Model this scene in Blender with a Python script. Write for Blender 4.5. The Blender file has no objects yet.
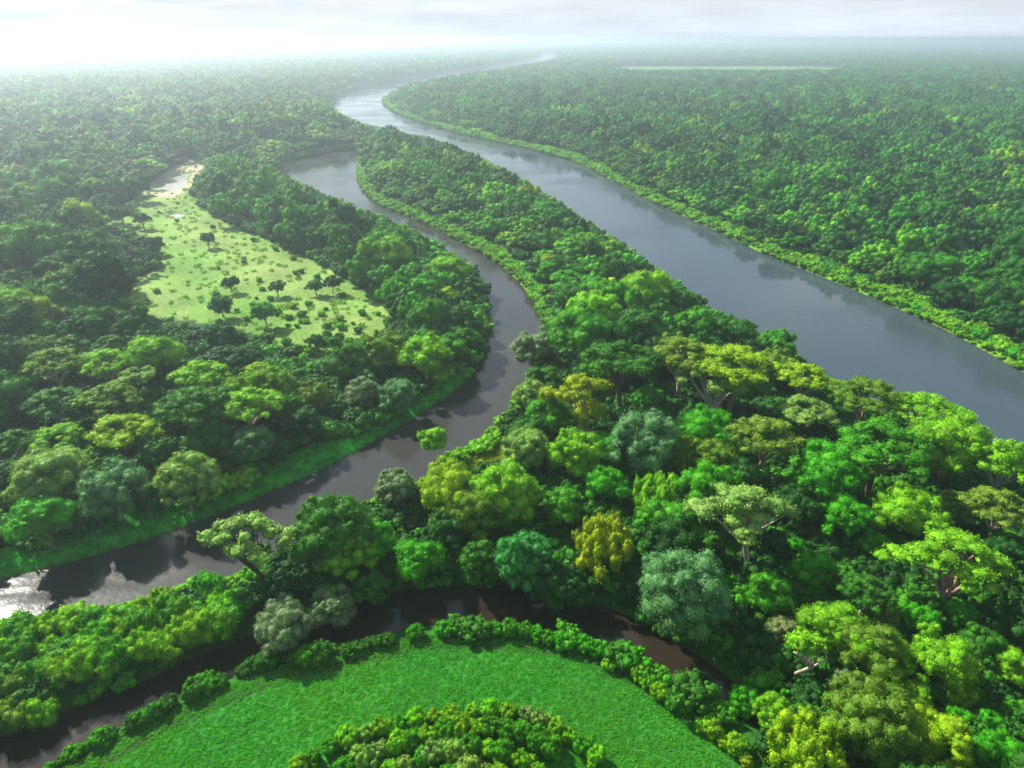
import bpy, math, random
import numpy as np
from mathutils import Vector

R = math.radians
W, HT, F = 1024, 768, 683.0
CAM_H = 60.0
HORIZON = 38.0
PITCH = math.atan((384 - HORIZON) / F)
cp, sp = math.cos(PITCH), math.sin(PITCH)
rng = np.random.default_rng(7)
scene = bpy.context.scene
COL = scene.collection


# ------------------------------------------------------------------ pixel <-> world
def at(px, py, z=0.0):
    a = (px - 512.0) / F
    b = (384.0 - py) / F
    d = np.array([a, cp + b * sp, -sp + b * cp])
    t = (z - CAM_H) / d[2]
    return np.array([d[0] * t, d[1] * t, z])


def proj(x, y, z):
    dx, dy, dz = x, y, z - CAM_H
    dep = dy * cp - dz * sp
    up = dy * sp + dz * cp
    dep = np.where(dep > 0.5, dep, 0.5) if isinstance(dep, np.ndarray) else max(dep, 0.5)
    return 512 + F * dx / dep, 384 - F * up / dep


def depth_of(x, y, z):
    return y * cp - (z - CAM_H) * sp


def inpoly(px, py, poly):
    poly = np.asarray(poly, float)
    px = np.asarray(px, float); py = np.asarray(py, float)
    inside = np.zeros(px.shape, bool)
    x1, y1 = poly[:, 0], poly[:, 1]
    x2, y2 = np.roll(x1, -1), np.roll(y1, -1)
    for a, b, c, d in zip(x1, y1, x2, y2):
        if b == d:
            continue
        cond = ((b > py) != (d > py)) & (px < (c - a) * (py - b) / (d - b) + a)
        inside ^= cond
    return inside


def smooth_poly(pts, n=2):
    p = np.asarray(pts, float)
    for _ in range(n):
        q = np.roll(p, -1, axis=0)
        p = np.stack([p * .75 + q * .25, p * .25 + q * .75], 1).reshape(-1, 2)
    return p


# ------------------------------------------------------------------ outlines seen in the photograph
WATER_Z = -1.0
river = smooth_poly([(1120, 425), (1024, 373), (960, 337), (900, 309), (845, 286), (800, 268), (750, 248), (700, 223), (650, 201),
    (610, 179), (580, 163), (540, 152), (500, 143), (460, 134), (425, 124), (400, 115), (388, 107), (384, 99), (391, 91),
    (420, 81), (460, 74), (500, 68), (535, 63), (558, 57.5), (555, 53.5), (541, 53), (541, 57), (515, 62.5), (480, 68.5), (430, 75.5),
    (380, 84.5), (345, 93), (331, 101), (335, 111), (350, 120), (385, 128), (430, 139), (480, 158), (520, 180), (560, 205),
    (600, 232), (640, 258), (680, 287), (715, 312), (760, 337), (800, 362), (850, 392), (900, 412), (950, 440), (985, 455), (1024, 470), (1120, 500)], 1)
channel = smooth_poly([(268, 168), (285, 161), (310, 156), (340, 150), (362, 149), (357, 165), (360, 188), (380, 206), (420, 221),
    (460, 241), (500, 264), (522, 285), (536, 305), (543, 322), (541, 345), (536, 368), (524, 388), (506, 412), (478, 440),
    (445, 464), (405, 488), (360, 512), (300, 545), (245, 571), (205, 585), (160, 602), (110, 608), (60, 616), (0, 628), (-120, 650),
    (-120, 606), (0, 580), (60, 565), (120, 549), (200, 522), (300, 480), (350, 456), (410, 421), (440, 402), (462, 386), (479, 366),
    (487, 345), (491, 320), (488, 298), (476, 274), (450, 254), (420, 236), (385, 219), (350, 206), (320, 194), (290, 180)], 1)
creek = smooth_poly([(-90, 780), (0, 736), (120, 692), (200, 655), (260, 632), (330, 604), (400, 589), (480, 583), (540, 590), (600, 604),
    (640, 621), (680, 645), (715, 666), (745, 692), (776, 718), (768, 732), (740, 716), (700, 690), (660, 667), (620, 647), (580, 635),
    (520, 627), (440, 624), (370, 635), (300, 652), (230, 676), (150, 710), (70, 756), (0, 800), (-60, 840)], 1)
pond_a = smooth_poly([(150, 193), (158, 184), (176, 176), (191, 172), (189, 181), (180, 190), (162, 193)], 1)
pond_b = smooth_poly([(167, 217), (174, 213.5), (184, 214.5), (185, 219), (176, 220)], 1)
pond_c = smooth_poly([(1, 0), (2, 0), (2, 1)], 0)
WATERS = [river, channel, creek, pond_a, pond_b]
meadow = smooth_poly([(92, 226), (112, 214), (120, 205), (140, 195), (150, 186), (168, 174), (196, 163), (199, 176), (190, 190), (204, 210), (232, 224),
    (280, 244), (322, 264), (360, 288), (388, 306), (398, 326), (375, 340), (338, 356), (296, 356), (250, 330), (200, 322),
    (150, 316), (118, 306), (128, 282), (162, 268), (156, 245), (140, 232)], 1)
field = smooth_poly([(-30, 810), (20, 790), (75, 756), (130, 728), (220, 685), (300, 661), (380, 641), (450, 634), (540, 637), (600, 654),
    (650, 681), (700, 712), (745, 738), (775, 765), (800, 810), (830, 900), (400, 1100), (-30, 960)], 1)
left_strip = smooth_poly([(-120, 600), (0, 578), (60, 564), (120, 548), (200, 521), (300, 479), (350, 455), (410, 420), (440, 401), (470, 376),
    (462, 366), (430, 388), (395, 412), (350, 432), (300, 450), (262, 470), (235, 492), (200, 500), (130, 510), (60, 538), (0, 548), (-120, 575)], 1)
clearing = smooth_poly([(462, 470), (475, 452), (500, 444), (520, 446), (520, 462), (500, 476), (475, 482)], 1)
lime_lo = [(1060, 395), (1024, 373), (960, 337), (900, 309), (845, 286), (800, 268), (750, 248), (700, 223), (650, 201), (610, 179), (580, 163), (540, 152), (500, 143), (460, 134), (425, 125), (400, 115), (388, 107), (384, 99)]
lime_off = [26, 25, 22, 19, 17, 16, 14, 12.5, 10.5, 9, 7.5, 6.5, 5.5, 5, 4.2, 3.6, 3, 2]
lime_right = lime_lo + [(x + 2, y - o * .62) for (x, y), o in zip(lime_lo[::-1], lime_off[::-1])]
lime_tongue = [(356, 160), (358, 188), (378, 207), (420, 222), (460, 242), (500, 265), (522, 286), (536, 306), (543, 324), (554, 324), (552, 306), (543, 286), (523, 266), (493, 246), (456, 228), (421, 212.5), (389, 199.5), (368, 184), (361, 164)]
thicket = [(-80, 632), (60, 620), (150, 602), (240, 578), (258, 600), (230, 628), (150, 660), (60, 695), (-80, 730)]
sand_flat = [(140, 196), (150, 183), (172, 168), (198, 157), (203, 165), (192, 190), (170, 198)]
far_clearing = smooth_poly([(600, 67.5), (660, 66.3), (700, 66.8), (760, 66), (835, 67), (850, 69.2), (740, 69.8), (700, 69), (640, 69.8)], 1)
slope_strip = smooth_poly([(405, 490), (445, 466), (480, 441), (508, 412), (526, 388), (534, 372), (540, 372), (536, 396), (515, 424), (490, 450), (450, 482), (415, 500)], 1)
NOTREE = [river, channel, creek, pond_a, pond_b, meadow, field, left_strip, clearing, far_clearing, lime_right, lime_tongue, sand_flat, thicket]


def polyw(poly, z=WATER_Z):
    return np.array([at(x, y, z)[:2] for x, y in poly])


WPOLY = [polyw(p) for p in WATERS]


def seg_dist(X, Y, poly):
    best = np.full(X.shape, 1e9)
    q = np.roll(poly, -1, axis=0)
    for (ax, ay), (bx, by) in zip(poly, q):
        vx, vy = bx - ax, by - ay
        L = vx * vx + vy * vy + 1e-9
        t = np.clip(((X - ax) * vx + (Y - ay) * vy) / L, 0, 1)
        d = (X - ax - t * vx) ** 2 + (Y - ay - t * vy) ** 2
        np.minimum(best, d, out=best)
    return np.sqrt(best)


def water_sd(X, Y, polys=None):
    """signed distance, positive on land"""
    sd = np.full(X.shape, 1e9)
    for p in (polys or WPOLY):
        d = seg_dist(X, Y, p)
        d[inpoly(X, Y, p)] *= -1
        sd = np.minimum(sd, d)
    return sd


def lump(X, Y, s, seed=0.0):
    return (np.sin(X / s + seed) * np.cos(Y / s * 1.13 + seed * 2.1) + .6 * np.sin(X / s * 2.3 + Y / s * 1.7 + seed * 3) + .35 * np.cos(X / s * 4.1 - Y / s * 3.3 + seed)) / 1.95


def ground_z(X, Y):
    X = np.asarray(X, float); Y = np.asarray(Y, float)
    sd = water_sd(X, Y)
    wb = np.maximum(2.0, 0.008 * np.abs(Y))
    z = WATER_Z + np.clip(sd / wb, -1.3, 1.0)
    land = np.clip((sd - wb) / 6.0, 0, 1)
    z += land * (0.35 * lump(X, Y, 11.0) + .2 * lump(X, Y, 4.0, 2.0)) * np.clip(1 - Y / 600, 0, 1)
    return z, sd


# ------------------------------------------------------------------ mesh helper
def mk_mesh(name, V, polys, mat=None, var=None, smooth=False):
    me = bpy.data.meshes.new(name)
    V = np.asarray(V, np.float32)
    loops, tot = [], []
    for p in polys:
        p = np.asarray(p, np.int32)
        if len(p) == 0:
            continue
        loops.append(p.ravel()); tot.append(np.full(len(p), p.shape[1], np.int32))
    loops = np.concatenate(loops); tot = np.concatenate(tot)
    me.vertices.add(len(V)); me.vertices.foreach_set('co', V.ravel())
    me.loops.add(len(loops)); me.loops.foreach_set('vertex_index', loops)
    me.polygons.add(len(tot))
    start = np.concatenate([[0], np.cumsum(tot)[:-1]]).astype(np.int32)
    me.polygons.foreach_set('loop_start', start)
    me.polygons.foreach_set('loop_total', tot)
    if smooth:
        me.polygons.foreach_set('use_smooth', np.ones(len(tot), bool))
    if var is not None:
        a = me.attributes.new('var', 'FLOAT', 'POINT'); a.data.foreach_set('value', np.asarray(var, np.float32))
    me.update(calc_edges=True); me.validate()
    if mat:
        me.materials.append(mat)
    return me


def add_obj(name, me, parent=None, loc=None, **kw):
    o = bpy.data.objects.new(name, me); COL.objects.link(o)
    if parent:
        o.parent = parent
    if loc is not None:
        o.location = loc
    for k, v in kw.items():
        o[k] = v
    return o


# ------------------------------------------------------------------ materials
def nodes_of(name):
    m = bpy.data.materials.new(name); m.use_nodes = True
    nt = m.node_tree; nt.nodes.clear()
    return m, nt, nt.nodes, nt.links


def leaf_material(name, instanced=False, transl=.32):
    m, nt, N, L = nodes_of(name)
    out = N.new('ShaderNodeOutputMaterial')
    if instanced:
        c = N.new('ShaderNodeAttribute'); c.attribute_type = 'INSTANCER'; c.attribute_name = 'tint'; col = c.outputs['Color']
    else:
        c = N.new('ShaderNodeObjectInfo'); col = c.outputs['Color']
    v = N.new('ShaderNodeAttribute'); v.attribute_name = 'var'
    mr = N.new('ShaderNodeMapRange'); mr.inputs['To Min'].default_value = .62; mr.inputs['To Max'].default_value = 1.4
    L.new(v.outputs['Fac'], mr.inputs['Value'])
    hue = N.new('ShaderNodeMapRange'); hue.inputs['To Min'].default_value = .499; hue.inputs['To Max'].default_value = .488
    L.new(v.outputs['Fac'], hue.inputs['Value'])
    hs = N.new('ShaderNodeHueSaturation'); L.new(col, hs.inputs['Color']); L.new(mr.outputs[0], hs.inputs['Value']); L.new(hue.outputs[0], hs.inputs['Hue'])
    b = N.new('ShaderNodeBsdfPrincipled'); b.inputs['Roughness'].default_value = .6
    b.inputs['Specular IOR Level'].default_value = .15
    t = N.new('ShaderNodeBsdfTranslucent')
    hs2 = N.new('ShaderNodeHueSaturation'); hs2.inputs['Hue'].default_value = .5; hs2.inputs['Saturation'].default_value = 1.1; hs2.inputs['Value'].default_value = 1.5
    L.new(hs.outputs[0], b.inputs['Base Color']); L.new(hs.outputs[0], hs2.inputs['Color']); L.new(hs2.outputs[0], t.inputs['Color'])
    mx = N.new('ShaderNodeMixShader'); mx.inputs[0].default_value = transl
    L.new(b.outputs[0], mx.inputs[1]); L.new(t.outputs[0], mx.inputs[2]); L.new(mx.outputs[0], out.inputs['Surface'])
    return m


def bark_material(name, c1, c2):
    m, nt, N, L = nodes_of(name)
    out = N.new('ShaderNodeOutputMaterial'); b = N.new('ShaderNodeBsdfPrincipled'); b.inputs['Roughness'].default_value = .85
    tc = N.new('ShaderNodeTexCoord'); n = N.new('ShaderNodeTexNoise'); n.inputs['Scale'].default_value = 2.2; n.inputs['Detail'].default_value = 6
    mp = N.new('ShaderNodeMapping'); mp.inputs['Scale'].default_value = (1.6, 1.6, .5)
    L.new(tc.outputs['Object'], mp.inputs[0]); L.new(mp.outputs[0], n.inputs['Vector'])
    r = N.new('ShaderNodeValToRGB'); r.color_ramp.elements[0].color = (*c1, 1); r.color_ramp.elements[1].color = (*c2, 1)
    r.color_ramp.elements[0].position = .35; r.color_ramp.elements[1].position = .65
    L.new(n.outputs['Fac'], r.inputs[0]); L.new(r.outputs[0], b.inputs['Base Color'])
    bp = N.new('ShaderNodeBump'); bp.inputs['Strength'].default_value = .6; bp.inputs['Distance'].default_value = .08
    L.new(n.outputs['Fac'], bp.inputs['Height']); L.new(bp.outputs[0], b.inputs['Normal'])
    L.new(b.outputs[0], out.inputs[0])
    return m


LEAF = leaf_material('leaf')
LEAF_I = leaf_material('leaf_scattered', True)
BARK_DARK = bark_material('bark_dark', (.035, .028, .02), (.09, .07, .05))
BARK_PALE = bark_material('bark_pale', (.22, .18, .13), (.45, .40, .31))
BARK_WARM = bark_material('bark_warm', (.16, .095, .06), (.36, .24, .17))


# ------------------------------------------------------------------ foliage generator
def ico(sub):
    import bmesh
    bm = bmesh.new(); bmesh.ops.create_icosphere(bm, subdivisions=sub, radius=1)
    V = np.array([v.co[:] for v in bm.verts]); Fc = np.array([[v.index for v in f.verts] for f in bm.faces]); bm.free()
    return V, Fc


ICO1, ICO2 = ico(1), ico(2)


def puff_shape(d, ph):
    return 1 + .20 * np.sin(d[:, 0] * 4 + ph[0]) * np.sin(d[:, 1] * 4.4 + ph[1]) + .13 * np.sin(d[:, 2] * 7 + ph[2]) + .10 * np.sin(d[:, 0] * 9 + ph[1]) * np.cos(d[:, 1] * 8 - ph[2])


def crown_mesh(name, puffs, leaf=.34, dens=1.0, mat=None, seed=0, core=.74, lod=0, down=-.35, jitter=.55, smallpuffs=0):
    """puffs: list of (x,y,z,rx,rz).  Leafy skin round lumpy cores."""
    rg = np.random.default_rng(seed)
    VV, T, Q, VAR = [], [], [], []
    nv = 0
    cen = np.array([[p[0], p[1], p[2]] for p in puffs]).mean(0)
    iv, fi = ICO1 if lod else ICO2
    P = list(puffs)
    for k in range(smallpuffs):       # small tufts sitting on the lobes, break the outline
        b = P[rg.integers(len(puffs))]
        d = rg.normal(size=3); d[2] = abs(d[2]) * .8; d /= np.linalg.norm(d)
        s = b[3] * rg.uniform(.3, .5)
        P.append((b[0] + d[0] * b[3] * .9, b[1] + d[1] * b[3] * .9, b[2] + d[2] * b[4] * .9, s, s * b[4] / b[3]))
    for (x, y, z, rx, rz) in P:
        c = np.array([x, y, z])
        pv = rg.uniform(.18, .82)
        ph = rg.uniform(0, 6, 3)
        nz = puff_shape(iv, ph)
        v = iv * nz[:, None] * core * np.array([rx, rx, rz]) + c
        VV.append(v); T.append(fi + nv); VAR.append(np.full(len(v), pv)); nv += len(v)
        n = int(dens * 4 * math.pi * rx * (rx + rz) / 2 * .62 / (leaf * leaf * .55))
        d = rg.normal(size=(n, 3)); d /= np.linalg.norm(d, axis=1)[:, None]
        out = c - cen; out[2] += .6 * rx; out /= np.linalg.norm(out) + 1e-6
        d = d[d @ out > down]; n = len(d)
        if n == 0:
            continue
        # rough clumping of the skin
        nz = puff_shape(d, ph)
        rad = nz * (core * .95 + .36 * rg.random(n) ** 1.4)
        pos = d * rad[:, None] * np.array([rx, rx, rz]) + c
        nor = d / np.array([rx, rx, rz]); nor /= np.linalg.norm(nor, axis=1)[:, None]
        nor = nor + rg.normal(size=(n, 3)) * jitter; nor /= np.linalg.norm(nor, axis=1)[:, None]
        a = rg.normal(size=(n, 3)); t = np.cross(nor, a); t /= np.linalg.norm(t, axis=1)[:, None] + 1e-9
        b = np.cross(nor, t)
        L_ = leaf * rg.uniform(.6, 1.35, n)[:, None]; Wd = L_ * rg.uniform(.45, .75, n)[:, None]
        bend = nor * L_ * .18
        q = np.stack([pos - t * L_ * .5, pos + b * Wd * .5 + bend, pos + t * L_ * .5, pos - b * Wd * .5 + bend * .3], 1)
        VV.append(q.reshape(-1, 3)); Q.append(np.arange(4 * n).reshape(-1, 4) + nv); nv += 4 * n
        vv = np.clip(pv + rg.normal(0, .22, n), 0, 1)
        VAR.append(np.repeat(vv, 4))
    V = np.concatenate(VV); VAR = np.concatenate(VAR)
    return mk_mesh(name, V, [np.concatenate(T)] + ([np.concatenate(Q)] if Q else []), mat, VAR)


def fib(n, zlo, zhi, rg):
    i = np.arange(n) + .5
    z = zlo + (zhi - zlo) * i / n
    th = i * 2.399963 + rg.uniform(0, 6)
    r = np.sqrt(np.clip(1 - z * z, 0, 1))
    d = np.stack([r * np.cos(th), r * np.sin(th), z], 1) + rg.normal(0, .10, (n, 3))
    return d


def puffs_round(Rr, Hh, rg, n=24, pr=.34, vz=.72, rough=.12, zlo=-.25):
    """Hh = height of the crown's middle"""
    P = [(0, 0, Hh, Rr * .66, Rr * vz * .7)]
    for d in fib(n, zlo, .98, rg):
        s = 1 - pr + rg.normal(0, rough)
        r = Rr * pr * rg.uniform(.75, 1.25)
        P.append((d[0] * Rr * s, d[1] * Rr * s, Hh + d[2] * Rr * vz * s, r, r * rg.uniform(.75, .95)))
    return P


def puffs_umbrella(Rr, Hh, rg, n=26, tiers=1, flat=.36, lean=(0, 0)):
    """spreading crown: a few flat boughs at different heights, each made of overlapping thin pads"""
    P = []
    nb = max(4, n // 9)
    boughs = [(0, 0, .10, .46)]
    for k in range(nb):
        a = k * 2 * math.pi / nb + rg.uniform(-.35, .35); q = rg.uniform(.48, .66)
        boughs.append((q * math.cos(a), q * math.sin(a), rg.uniform(-.16, .06), rg.uniform(.30, .44)))
    per = max(4, n // len(boughs))
    for bx, by, bz, br in boughs:
        for k in range(per):
            a = rg.uniform(0, 6.28); q = br * math.sqrt(rg.random())
            x = bx + q * math.cos(a); y = by + q * math.sin(a)
            rr = math.hypot(x, y)
            r = Rr * rg.uniform(.13, .22) * (1.25 if n < 30 else 1)
            P.append((x * Rr + lean[0] * rr * Rr, y * Rr + lean[1] * rr * Rr, Hh + Rr * (bz + .16 * (1 - rr * rr) - .10 * (q / br) ** 2), r, r * flat * rg.uniform(.7, 1.2)))
    return P


def puffs_tall(Rr, Hh, rg, n=46, vz=1.3, pr=.24):
    P = [(0, 0, Hh, Rr * .72, Rr * vz * .75)]
    for d in fib(n, -.6, .98, rg):
        s = 1 - pr * .8; r = Rr * pr * rg.uniform(.8, 1.2)
        P.append((d[0] * Rr * s, d[1] * Rr * s, Hh + d[2] * Rr * vz * s, r, r))
    return P


def puffs_droop(Rr, Hh, rg, n=40, vz=.95):
    P = [(0, 0, Hh, Rr * .6, Rr * .6)]
    for d in fib(n, -.45, .97, rg):
        s = .80 + rg.normal(0, .08); r = Rr * rg.uniform(.14, .22)
        P.append((d[0] * Rr * s, d[1] * Rr * s, Hh + d[2] * Rr * vz * s - .1 * Rr, r, r * rg.uniform(1.3, 2.0)))
    return P


def tube(pts, rads, sides=7):
    pts = np.asarray(pts, float); V = []
    n = len(pts)
    for i, p in enumerate(pts):
        t = pts[min(i + 1, n - 1)] - pts[max(i - 1, 0)]; t /= np.linalg.norm(t) + 1e-9
        u = np.cross(t, [0.3, 1, 0.1]); u /= np.linalg.norm(u) + 1e-9; w = np.cross(t, u)
        for k in range(sides):
            a = 2 * math.pi * k / sides
            V.append(p + rads[i] * (math.cos(a) * u + math.sin(a) * w))
    Fq = [(i * sides + k, i * sides + (k + 1) % sides, (i + 1) * sides + (k + 1) % sides, (i + 1) * sides + k) for i in range(n - 1) for k in range(sides)]
    return np.array(V), np.array(Fq)


def trunk_mesh(name, puffs, base_r, fork, rg, mat, nl=7, lean=(0, 0), bend=.15, drop=.25, stems=1):
    VV, QQ, nv = [], [], 0

    def put(pts, rads, s=7):
        nonlocal nv
        v, q = tube(pts, rads, s); VV.append(v); QQ.append(q + nv); nv += len(v)
    forks = []
    for st in range(stems):
        off = np.array([(st - (stems - 1) / 2) * base_r * 1.5, 0, 0])
        fk = np.array([lean[0], lean[1], fork]) + off * 2.2
        mid = fk * .5 + rg.normal(0, bend, 3) * [1, 1, .2] + off * .3
        put([off + [0, 0, -.8], off + [0, 0, .1], mid * .5 + off * .5, mid, fk], [base_r * 1.7, base_r * 1.25, base_r * 1.02, base_r * .9, base_r * .75], 9)
        forks.append(fk)
    idx = rg.permutation(len(puffs))[:nl]
    for i in idx:
        p = np.array(puffs[i][:3]); p[2] -= puffs[i][4] * drop
        fk = forks[rg.integers(len(forks))]
        a = p - fk
        m1 = fk + a * np.array([.30, .30, .38]) + rg.normal(0, .12, 3) * bend * 4
        m2 = fk + a * np.array([.68, .68, .78]) + rg.normal(0, .12, 3) * bend * 4
        r = base_r * rg.uniform(.38, .55)
        put([fk - [0, 0, base_r * .4], m1, m2, p], [r * 1.15, r * .85, r * .5, r * .2], 6)
        # twigs
        for _ in range(2):
            j = rg.integers(len(puffs)); e = np.array(puffs[j][:3])
            if np.linalg.norm(e - m2) < .55 * np.linalg.norm(a) + 2.0:
                put([m2, (m2 + e) / 2 + rg.normal(0, .1, 3), e], [r * .45, r * .28, r * .1], 5)
    return mk_mesh(name, np.concatenate(VV), [np.concatenate(QQ)], mat, smooth=True)


# prototypes: (crown mesh, trunk mesh, R, crown-middle height, total height)
KINDS = {}
BASE_R = 6.0


def make_kind(kind, k, mat, lod=0):
    sd = hash_(kind) + k * 17 + lod * 1000
    rg = np.random.default_rng(sd)
    Rr = BASE_R
    d = 1.0 if not lod else (.5 if lod == 1 else .34)
    leaf = [.28, .52, .95][lod]
    sm = [60, 26, 4][lod]
    f = [1, .75, .45][lod]
    if kind == 'round':
        mh = 7.4; P = puffs_round(Rr, mh, rg, int(34 * f), .27); top = mh + Rr * .75
        args = dict(jitter=.6)
    elif kind == 'lobed':
        mh = 7.6; P = puffs_round(Rr, mh, rg, int(24 * f), .34, .85, .18, -.45); top = mh + Rr * .85; args = dict(jitter=.6)
    elif kind == 'umbrella':
        mh = 9.6; P = puffs_umbrella(Rr, mh, rg, int(64 * f), 4, .5); top = mh + Rr * .3; args = dict(jitter=.55, down=-.6)
    elif kind == 'tall':
        mh = 8.6; P = puffs_tall(Rr * .9, mh, rg, int(50 * f)); top = mh + 7; args = dict(jitter=.5)
    elif kind == 'droop':
        mh = 7.2; P = puffs_droop(Rr, mh, rg, int(54 * f)); top = mh + Rr * .9; args = dict(jitter=.5)
    elif kind == 'soft':
        mh = 6.8; P = puffs_round(Rr, mh, rg, int(38 * f), .27, .85, .06, -.5); top = mh + Rr * .85; args = dict(jitter=.75); leaf *= .8 if not lod else 1
    elif kind == 'bush':
        mh = 2.4; P = [(0, 0, 2.0, 3.6, 2.6)] + puffs_round(Rr * .9, mh, rg, int(20 * f), .36, .6, .14, -.15)[1:]; top = 6; args = dict(jitter=.6, down=-.2)
    if lod:
        args['jitter'] = .42
    cm = crown_mesh('crown_' + kind, P, leaf=leaf, dens=d, mat=mat, seed=sd, lod=1 if lod == 2 else 0, smallpuffs=sm if kind != 'umbrella' else sm, **args)
    tm = None
    if not lod and kind != 'bush':
        tm = trunk_mesh('trunk_' + kind, P, .42, {'umbrella': 4.6, 'tall': 3.5, 'droop': 3.6}.get(kind, 3.4), rg, [BARK_DARK, BARK_WARM, BARK_PALE][k % 3], nl=9)
    return dict(crown=cm, trunk=tm, R=Rr, mh=mh, top=top, P=P)


def hash_(s):
    h = 7
    for ch in s:
        h = (h * 31 + ord(ch)) % 100003
    return h


NEAR = {}
for kd, nvar in (('round', 3), ('lobed', 3), ('umbrella', 3), ('tall', 2), ('droop', 2), ('soft', 3), ('bush', 3)):
    NEAR[kd] = [make_kind(kd, k, LEAF) for k in range(nvar)]

# ------------------------------------------------------------------ colours
C = dict(
    DG=(.014, .095, .010), MG=(.030, .160, .010), BG=(.045, .255, .007), VG=(.034, .295, .004), LM=(.135, .380, .008), YG=(.200, .380, .006),
    YY=(.235, .340, .004), OL=(.100, .220, .016), OB=(.135, .240, .020), SG=(.085, .235, .075), TG=(.042, .240, .050), PG=(.170, .330, .060), GG=(.150, .240, .095),
    BR=(.18, .24, .08))
TONE = dict(DG='dark green', MG='mid-green', BG='fresh green', VG='vivid green', LM='lime-green', YG='yellow-green', OL='olive-green')

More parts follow.
